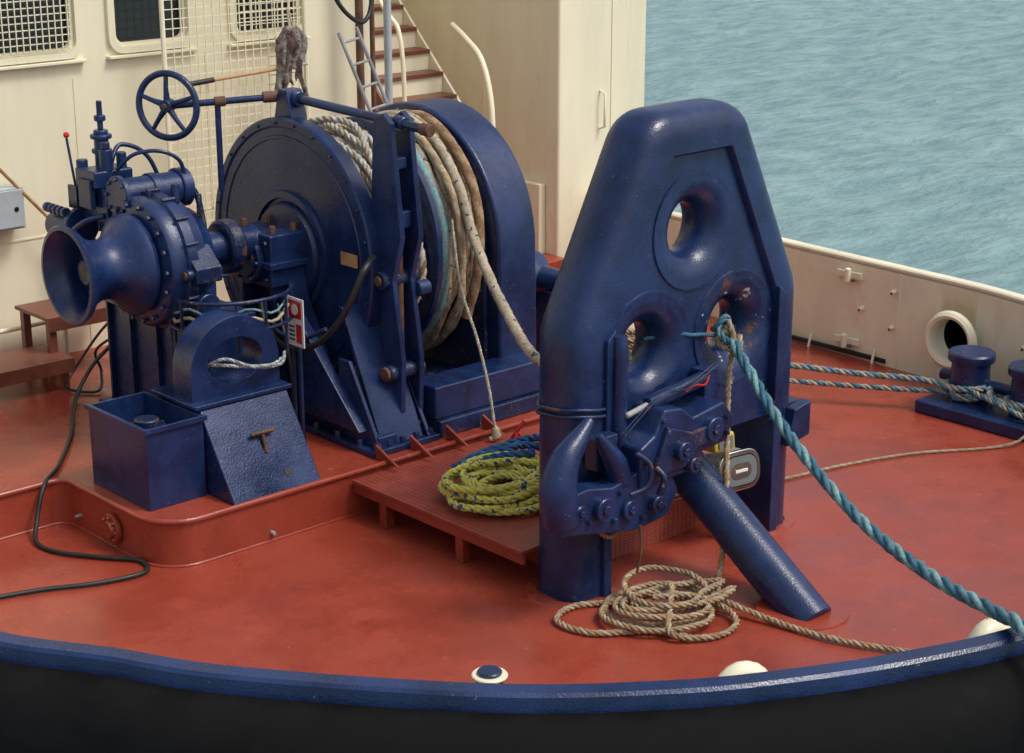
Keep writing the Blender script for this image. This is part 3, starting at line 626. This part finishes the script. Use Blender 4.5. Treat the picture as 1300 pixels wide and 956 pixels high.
tube(cb,'cable_loop',[(-.3,4.4,.8),(-.5,4.65,.6),(-.45,4.7,.4),(-.6,4.5,.32),(-.75,4.7,.33),(-.6,4.85,.4),(-.4,4.75,.7),(-.25,4.6,.9)],.011,BLACK)
# ------------------------------------------------------------------ TOWING STAPLE
sp=group('towing_staple')
def fillet(poly,rads,n=8):
    out=[poly[0]]
    for i in range(1,len(poly)-1):
        p=Vector(poly[i]);a=(Vector(poly[i-1])-p);b=(Vector(poly[i+1])-p);r=rads[i]
        ang=a.angle(b); t=r/math.tan(ang/2); a.normalize();b.normalize(); s=p+a*t;e=p+b*t
        for k in range(n+1):
            u=k/n; out.append(tuple((1-u)**2*s+2*u*(1-u)*p+u*u*e))
    out.append(poly[-1]); return out
crease=[(.05,0),(.05,1.60),(.56,2.62),(1.10,2.62),(1.60,1.60),(1.60,0)]
path=fillet(crease,[0,.22,.05,.05,.22,0])
pp_=[];
for i in range(len(path)-1):
    a=Vector(path[i]);b=Vector(path[i+1]);m=max(1,int((b-a).length/.25))
    for k in range(m): pp_.append(a.lerp(b,k/m))
pp_.append(Vector(path[-1])); n=len(pp_)
prof=[]
BU,HD=.230,.205
prof.append((-.035,-HD+.02)); prof.append((-.02,-HD)); 
for k in range(21):
    t=math.pi*k/20; prof.append((BU*math.sin(t)**.68,-HD*math.copysign(abs(math.cos(t))**.68,math.cos(t))))
prof.append((-.035,HD)); 
m=len(prof);V=[];Fc=[]
for i in range(n):
    a=pp_[max(i-1,0)];b=pp_[min(i+1,n-1)]; d=(b-a).normalized(); nn=Vector((-d.y,d.x))
    for o_,y in prof: q=pp_[i]+nn*o_; V.append((q.x,y,q.y))
for i in range(n-1):
    for k in range(m): Fc.append((i*m+k,i*m+(k+1)%m,(i+1)*m+(k+1)%m,(i+1)*m+k))
Fc+=[tuple(range(m)),tuple((n-1)*m+k for k in range(m))]
mesh(sp,'frame',V,Fc,BLUE,ang=40)
holes=[(.43,1.45),(1.20,1.45),(.82,2.12)]
inner=[(p.x,p.y) for p in pp_ if p.y>.82]; 
outer=[(.06,.80)]+[(min(max(a,.062),1.588),min(b,2.61)) for a,b in inner]+[(1.59,.80)]
holed(sp,'web_plate',outer,[arc(x,z,.335,0,360,48)[:-1] for x,z in holes],'Y',-.165,.165,BLUE)
for k,(x,z) in enumerate(holes):
    pr=[(.004,.368),(-.005,.364),(-.006,.350),(-.003,.338)]
    pr+=[(.17-.175*math.cos(t),.150+.182*(1-math.sin(t)**.9)) for t in np.linspace(.10,math.pi-.10,26)]
    pr+=[(.343,.34),(.345,.36),(.336,.365)]
    lathe(sp,'bellmouth',(x,-.17,z),(0,1,0),pr,BLUEW if k==1 else BLUE,72,ang=50)
prism(sp,'leg_doubler',[(.03,.0),(.095,.0),(.095,1.66),(.03,1.60)],'Y',-.235,.215,BLUE,.008)
prism(sp,'leg_doubler',[(1.552,.0),(1.63,.0),(1.63,1.60),(1.552,1.66)],'Y',-.235,.215,BLUE,.008)
tube(sp,'side_pipe',[(.12,-.235,1.62),(.12,-.25,1.45),(.12,-.25,1.0),(.16,-.25,.85)],.045,BLUE)
for z in (1.15,1.19): tube(sp,'cable_band',[(.05+(BU+.012)*-math.sin(t)**.68,-(HD+.012)*math.copysign(abs(math.cos(t))**.68,math.cos(t)),z+.02*math.sin(t*2)) for t in np.linspace(0,math.pi,26)]+[(.3,.2,z+.02)],.012,BLUED,smooth=False)
for cx in (-.03,1.68):
    lathe(sp,'foot_ring',(cx,0,0),(0,0,1),[(0,.27),(.012,.265),(.012,.2)],DECK,40)
box(sp,'side_lug',1.82,1.98,-.1,.1,.66,.80,BLUED,.01); cyl(sp,'side_lug_bolt',(1.93,-.14,.73),(1.93,.14,.73),.03,RUST)
prism(sp,'leg_boss',[(1.66,.58),(1.88,.62),(1.88,.85),(1.72,.82)],'Y',-.27,-.19,BLUE,.01)
cyl(sp,'forward_strut',(.77,-.05,.74),(.77,-1.22,-.05),.14,BLUE,segs=48)
lathe(sp,'strut_deck_ring',(.77,-1.14,0),(0,0,1),[(.0,.275),(.014,.27),(.014,.1)],DECK,56)
Y0,Y1=-.42,-.27
armp=[(-.50,.60),(-.30,.56),(.10,.48),(.36,.50),(.46,.64),(.38,.78),(.10,.84),(-.10,.80),(-.30,.84),(-.50,.82)]
prism(sp,'release_arm',armp,'Y',Y0,Y1,BLUE,.015)
tube(sp,'release_horn',[(-.44,-.35,.66),(-.47,-.35,.85),(-.42,-.35,1.02),(-.32,-.35,1.12),(-.22,-.35,1.22)],.08,BLUE,radii=[.11,.11,.09,.065,.025],segs=16)
tube(sp,'release_pawl',[(.02,-.36,.80),(-.03,-.36,.92),(-.10,-.36,1.02),(-.17,-.36,1.12)],.05,BLUE,radii=[.075,.07,.05,.02],segs=14)
uppp=[(.10,.74),(.50,.74),(.62,.84),(.86,.86),(.92,1.0),(.82,1.12),(.55,1.08),(.45,1.16),(.30,1.18),(.22,1.04),(.10,.98)]
prism(sp,'release_housing',uppp,'Y',-.44,-.19,BLUE,.018)
prism(sp,'release_housing_plate',[(.18,.80),(.45,.80),(.56,.9),(.74,.92),(.72,1.02),(.52,1.0),(.3,1.08)],'Y',-.475,-.442,BLUED,.008)
for x,z,r,h,mt in ((-.20,.70,.07,.05,BLUE),(.02,.64,.06,.04,BLUE),(.24,.62,.05,.05,BLUED),(.70,.98,.075,.05,BLUE),(.40,.92,.06,.05,BLUE),(.52,.80,.05,.06,BLUED),(-.38,.72,.045,.03,BLUE)):
    yy=Y0 if z<.78 else (-.475 if x<.6 and z>.85 else -.44)
    cyl(sp,'pivot_boss',(x,yy+.01,z),(x,yy-h,z),r,mt); cyl(sp,'pivot_nut',(x,yy-h,z),(x,yy-h-.015,z),r*.45,BLUED,segs=6)
multicyl(sp,'mechanism_bolts',[((x,-.42,z),(x,-.45,z),.016) for x,z in ((-.30,.64),(-.10,.60),(.14,.56),(.32,.58),(-.05,.76),(.16,.74))]+[((x,-.44,z),(x,-.465,z),.016) for x,z in ((.14,.9),(.84,.92),(.84,1.02),(.28,1.12))],BLUED,6)
cyl(sp,'release_ram',(.30,-.30,1.18),(.78,-.30,1.24),.045,BLUE); cyl(sp,'ram_rod',(.12,-.30,1.15),(.30,-.30,1.18),.018,STEEL)
box(sp,'mechanism_post',.80,.92,-.30,-.18,.85,1.28,BLUE,.01)
box(sp,'release_bracket',-.12,.06,-.30,-.2,.86,1.06,BLUED,.01)
for dy in (0,.03): tube(sp,'release_wire',[(.05,-.33-dy,1.06),(.3,-.38-dy,1.25+dy*.4),(.55,-.36-dy,1.25),(.85,-.32-dy,1.32)],.006,BLUED)
tube(sp,'release_lanyard',[(.55,-.37,1.22),(.62,-.38,1.25),(.72,-.37,1.23),(.80,-.33,1.26)],.006,REDP)
tube(sp,'small_valve',[(.20,-.47,.86),(.22,-.52,.80),(.20,-.5,.70)],.02,BLUED)
tube(sp,'small_pipe',[(.05,-.45,.98),(.12,-.5,.90),(.10,-.5,.78),(.0,-.46,.74)],.016,BLUED)
tube(sp,'rust_chain',[(.10,-.45,.52),(.11,-.45,.35),(.09,-.44,.22)],.008,RUST)
rope(sp,'lashing',[(-.16,-.32,.56),(-.10,-.36,.48),(.0,-.34,.46),(.04,-.31,.54)],.014,[R_BROWN,R_BROWN])
# ------------------------------------------------------------------ floodlight
sl=group('deck_floodlight')
def rotbox(name,c,sx,sy,sz,mat,bv,ang=R_(-8),tilt=R_(-8),rr=None):
    LO=Vector((1.26,-.13,.50)); M=Matrix.Rotation(ang,4,'Z')@Matrix.Rotation(tilt,4,'X')
    if rr:
        pl=rrect(-sx/2,sx/2,-sz/2,sz/2,rr,6); k=len(pl)
        v=[(a,-sy/2,b) for a,b in pl]+[(a,sy/2,b) for a,b in pl]; f=[tuple(range(k)),tuple(range(2*k-1,k-1,-1))]+[(i,(i+1)%k,(i+1)%k+k,i+k) for i in range(k)]
    else: v,f=boxv(-sx/2,sx/2,-sy/2,sy/2,-sz/2,sz/2)
    v=[LO+M@(Vector(p)+Vector(c)) for p in v]
    return mesh(sl,name,v,f,mat,bevel=bv)
rotbox('housing',(0,0,0),.30,.14,.22,STEEL,.02,rr=.07); rotbox('bezel',(0,-.085,0),.34,.03,.26,CHROME,.008,rr=.10); rotbox('seal',(0,-.1015,0),.285,.004,.205,BLACK,0,rr=.08); rotbox('lens',(0,-.106,0),.265,.005,.185,LENS,0,rr=.07)
rotbox('reflector',(0,-.110,0),.17,.002,.10,CHROME,0,rr=.045); rotbox('lamp_tube',(0,-.114,0),.10,.005,.02,WHITEP,.002)
rotbox('heat_fins',(0,.10,0),.26,.06,.2,GREY,.01)
rotbox('yellow_hood',(-.10,-.02,.20),.17,.14,.12,YELLOW,.02); rotbox('lamp_cell',(-.10,-.095,.20),.12,.012,.08,LENS,.004)
tube(sl,'yoke',[(1.07,-.10,.52),(1.07,-.08,.36),(1.26,-.08,.31),(1.45,-.12,.33),(1.45,-.14,.48)],.013,STEEL,smooth=False); cyl(sl,'stand',(1.26,-.06,.0),(1.26,-.08,.32),.03,BLUED)
# ------------------------------------------------------------------ ropes
tr=group('blue_tow_rope')
rope(tr,'rope_line',[(1.28,.05,1.38),(1.20,-.12,1.44),(1.06,-.28,1.42),(.96,-.5,1.30),(.70,-1.05,1.07),(.35,-1.80,.90),(.0,-2.5,.90),(-.28,-3.05,.975),(-.42,-3.32,1.0),(-.75,-4.0,.80)],.034,[R_TOW,R_BLUE,R_TEAL],pitch=11,fuzz=5)
rope(tr,'whipping',[(1.10,-.26,1.40),(1.02,-.25,1.48),(1.0,-.22,1.40),(1.06,-.33,1.36),(1.1,-.30,1.45)],.02,[R_TAN,R_BEIGE])
rope(tr,'eye_splice',[(1.10,-.20,1.50),(1.04,-.24,1.56),(.99,-.22,1.50),(1.02,-.27,1.42),(1.10,-.30,1.38)],.024,[R_TOW,R_TEAL,R_BLUE],fuzz=4)
tube(tr,'blue_tail',[(1.04,-.22,1.43),(.92,-.185,1.46),(.80,-.18,1.48),(.70,-.15,1.50),(.55,-.02,1.47)],.012,R_BLUE)
mr=group('manila_rope')
P=[(1.02,-.27,1.55),(1.05,-.30,1.42),(.98,-.33,1.2),(.88,-.42,.85),(.74,-.55,.4),(.60,-.64,.12),(.52,-.70,.035)]
rnd=random.Random(5); cx,cy=.12,-.62
for lp in range(6):
    ra=.30+rnd.uniform(-.12,.14); rb=.22+rnd.uniform(-.08,.1); ox=rnd.uniform(-.08,.08); oy=rnd.uniform(-.06,.06); rot=R_(-30+rnd.uniform(-25,25))
    for k in range(9):
        t=-.3-2*math.pi*k/9; ex=ra*math.cos(t);ey=rb*math.sin(t)
        P.append((cx+ox+ex*math.cos(rot)-ey*math.sin(rot),cy+oy+ex*math.sin(rot)+ey*math.cos(rot),.03+.022*lp+rnd.uniform(0,.012)))
P+=[(.42,-.80,.08),(.5,-1.2,.03),(.56,-1.5,.025),(.66,-1.75,.025),(.8,-2.0,.025)]
rope(mr,'rope_line',P,.019,[R_TAN,R_TAN,R_BEIGE],fuzz=1.5)
P=[(-.02,-.95,.025),(-.12,-.75,.025),(-.38,-.55,.025),(-.42,-.30,.025),(-.2,-.22,.025),(.1,-.40,.03),(.2,-.6,.16),(.05,-.75,.14),(-.1,-.9,.05),(.1,-1.05,.025),(.32,-1.02,.03),(.38,-.85,.06),(.2,-.75,.15),(.0,-.65,.16)]
rope(mr,'coil_top',P,.019,[R_TAN,R_TAN,R_BEIGE],fuzz=1.5)
yr=group('yellow_blue_rope_coil')
def coil(cx,cy,r0,loops,z0,R,mats,seed,dz,ry=.85,nm='coil',sp=.07):
    rnd=random.Random(seed);P=[]
    for l in range(loops):
        rr=r0+rnd.uniform(-sp,sp); ox=rnd.uniform(-sp,sp);oy=rnd.uniform(-sp,sp); ph=rnd.uniform(0,6)
        for k in range(10):
            t=2*math.pi*k/10; q=rr*(1+.14*math.sin(2*t+ph)); P.append((cx+ox+q*math.cos(t),cy+oy+q*ry*math.sin(t),z0+R+dz*l+rnd.uniform(0,.018)))
    return rope(yr,nm,P,R,mats,sub=6,fuzz=1,pitch=7)
coil(.25,.93,.37,5,.262,.025,[R_YEL],1,.016,nm='coil_outer',sp=.08)
coil(.27,.92,.24,4,.262,.025,[R_YEL],2,.024,nm='coil_inner',sp=.07)
coil(.26,.92,.30,4,.33,.025,[R_YEL],3,.018,nm='coil_top',sp=.09)
rope(yr,'blue_tail',[(.30,1.46,.30),(.42,1.38,.36),(.6,1.25,.42),(.78,1.28,.40),(.95,1.1,.36),(.8,.85,.40),(.6,.82,.44),(.75,1.0,.48),(.9,1.3,.42),(.6,1.48,.34),(.35,1.40,.34),(.45,1.18,.42),(.62,1.0,.46)],.030,[R_BLU2,R_BLUE,R_BLU2],fuzz=1)
rope(yr,'yellow_tail',[(.6,.8,.42),(.9,.6,.31),(1.2,.5,.30),(1.45,.55,.30),(1.4,.8,.3),(1.1,.85,.3)],.026,[R_YEL],fuzz=1)
rs=group('red_rope_stopper')
L=[((.82,1.42,.262),(.90,1.48,.42),.012),((1.0,1.42,.262),(.90,1.48,.42),.012),((.90,1.6,.262),(.90,1.48,.42),.012),((.90,1.48,.42),(.94,1.44,.50),.014)]
multicyl(rs,'stand_legs',L,REDP)
# ------------------------------------------------------------------ starboard twin bollard
bo=group('twin_bollard')
box(bo,'bollard_base',4.33,4.98,-.85,.62,.0,.10,BLUE,.015)
for y in (.36,-.18):
    lathe(bo,'bollard_post',(4.68,y,.10),(0,0,1),[(0,.15),(.30,.15),(.305,.175),(.315,.182),(.365,.182),(.38,.17),(.38,0)],BLUE,40)
cyl(bo,'cross_bar',(4.68,-.4,.24),(4.68,.62,.24),.045,BLUE)
ml=group('mooring_line')
def wrap(cx,cy,r,z0,z1,turns,a0,n=14): return [(cx+r*math.cos(a0+2*math.pi*i/n),cy+r*math.sin(a0+2*math.pi*i/n),z0+(z1-z0)*i/(n*turns)) for i in range(int(n*turns)+1)]
rope(ml,'line',[(2.6,2.9,.34),(3.2,2.3,.31),(3.75,1.62,.29),(4.15,1.05,.25),(4.42,.62,.24),(4.50,.40,.20)]+wrap(4.68,.36,.175,.14,.24,1.4,R_(175))+[(4.5,.05,.22),(4.5,-.2,.18)]+wrap(4.68,-.18,.175,.14,.22,1.2,R_(180)),.026,[R_GREYB,R_BEIGE,R_TOW],fuzz=3)
rope(ml,'line_second',[(2.5,2.75,.30),(3.3,2.0,.22),(3.9,1.3,.17),(4.3,.75,.16),(4.5,.5,.16)]+wrap(4.68,.36,.18,.16,.2,.8,R_(170))+[(4.46,.0,.2),(4.44,-.35,.14),(4.4,-.8,.12)],.022,[R_GREYB,R_BLUE,R_BEIGE],fuzz=2)
tl=group('thin_deck_line')
rope(tl,'line',[(1.9,.55,.02),(2.3,.35,.014),(2.9,.22,.014),(3.5,.02,.014),(4.0,-.28,.014),(4.25,-.40,.06),(4.5,-.35,.2)],.011,[R_BEIGE,R_TAN])
vb=group('cream_deck_vent'); cyl(vb,'vent_pipe',(3.75,3.2,0),(3.75,3.2,.75),.13,CREAM); lathe(vb,'vent_cowl',(3.75,3.2,.70),(0,0,1),[(0,.13),(.02,.22),(.1,.23),(.17,.17),(.2,0)],CREAM,32)
rc=group('spare_rope_coil')
P=[]
for l in range(8):
    for k in range(12):
        t=2*math.pi*k/12; P.append((3.35+.17*math.cos(t),2.72+.17*math.sin(t),.03+.045*(l+k/12)))
rope(rc,'coil',P,.024,[R_TAN,R_BEIGE,R_TAN],sub=4)
ro=group('deck_guide_roller'); lathe(ro,'roller_horn',(2.45,3.0,.95),(.3,-1,0),[(0,.0),(0,.2),(.03,.22),(.06,.2),(.12,.12),(.25,.10),(.36,.14),(.4,.2),(.42,.2),(.42,0)],BLUE,40); box(ro,'roller_stand',2.4,2.7,2.7,2.95,0.0,.9,BLUE,.02)
# ------------------------------------------------------------------ SEA
n=330; V=[];Fc=[]
xs=np.linspace(-10,130,n); ys=np.linspace(-40,110,n)
for j in range(n):
    for i in range(n):
        x=xs[i];y=ys[j]
        V.append((x,y,-2.6+.14*noise.noise(Vector((x*.35,y*.55,0)))+.08*noise.noise(Vector((x*.8,y*1.2,3)))))
for j in range(n-1):
    for i in range(n-1): Fc.append((j*n+i,j*n+i+1,(j+1)*n+i+1,(j+1)*n+i))
me=bpy.data.meshes.new('sea'); me.from_pydata(V,[],Fc); me.materials.append(WATER); me.polygons.foreach_set('use_smooth',[True]*len(Fc))
so=bpy.data.objects.new('sea',me); scene.collection.objects.link(so)
B=3000; o=2.85
fs=mesh(so,'far_sea',[(-B,-B,-o),(B,-B,-o),(B,B,-o),(-B,B,-o)],[(0,1,2,3)],WATER,smooth=False)
# ------------------------------------------------------------------ light
w=bpy.data.worlds.new('World'); scene.world=w; w.use_nodes=True; nt=w.node_tree
bg=nt.nodes['Background']; sky=nt.nodes.new('ShaderNodeTexSky'); sky.sky_type='NISHITA'; sky.sun_disc=False
sd=Vector((.35,-.75,1.3)).normalized()
el=math.asin(sd.z); sky.sun_elevation=el; sky.sun_rotation=math.atan2(sd.x,sd.y); sky.dust_density=5; sky.air_density=1.2; sky.ozone_density=1
hs=nt.nodes.new('ShaderNodeHueSaturation'); hs.inputs['Saturation'].default_value=.5
nt.links.new(sky.outputs[0],hs.inputs['Color']); nt.links.new(hs.outputs[0],bg.inputs['Color']); bg.inputs['Strength'].default_value=.15
ld_=bpy.data.lights.new('sun','SUN'); ld_.energy=1.4; ld_.angle=R_(14); ld_.color=(1,.98,.95)
lo=bpy.data.objects.new('sun',ld_); lo.rotation_euler=sd.to_track_quat('Z','Y').to_euler(); scene.collection.objects.link(lo)
cam=bpy.data.cameras.new('camera'); co=bpy.data.objects.new('camera',cam); scene.collection.objects.link(co)
co.location=(-7.07,-7.17,4.5); co.rotation_euler=(R_(90-17.4),0,R_(-42.5)); cam.sensor_width=36; cam.lens=36*2300/1300; cam.clip_end=8000
scene.camera=co
scene.view_settings.view_transform='Standard'; scene.view_settings.look='None'; scene.view_settings.exposure=0
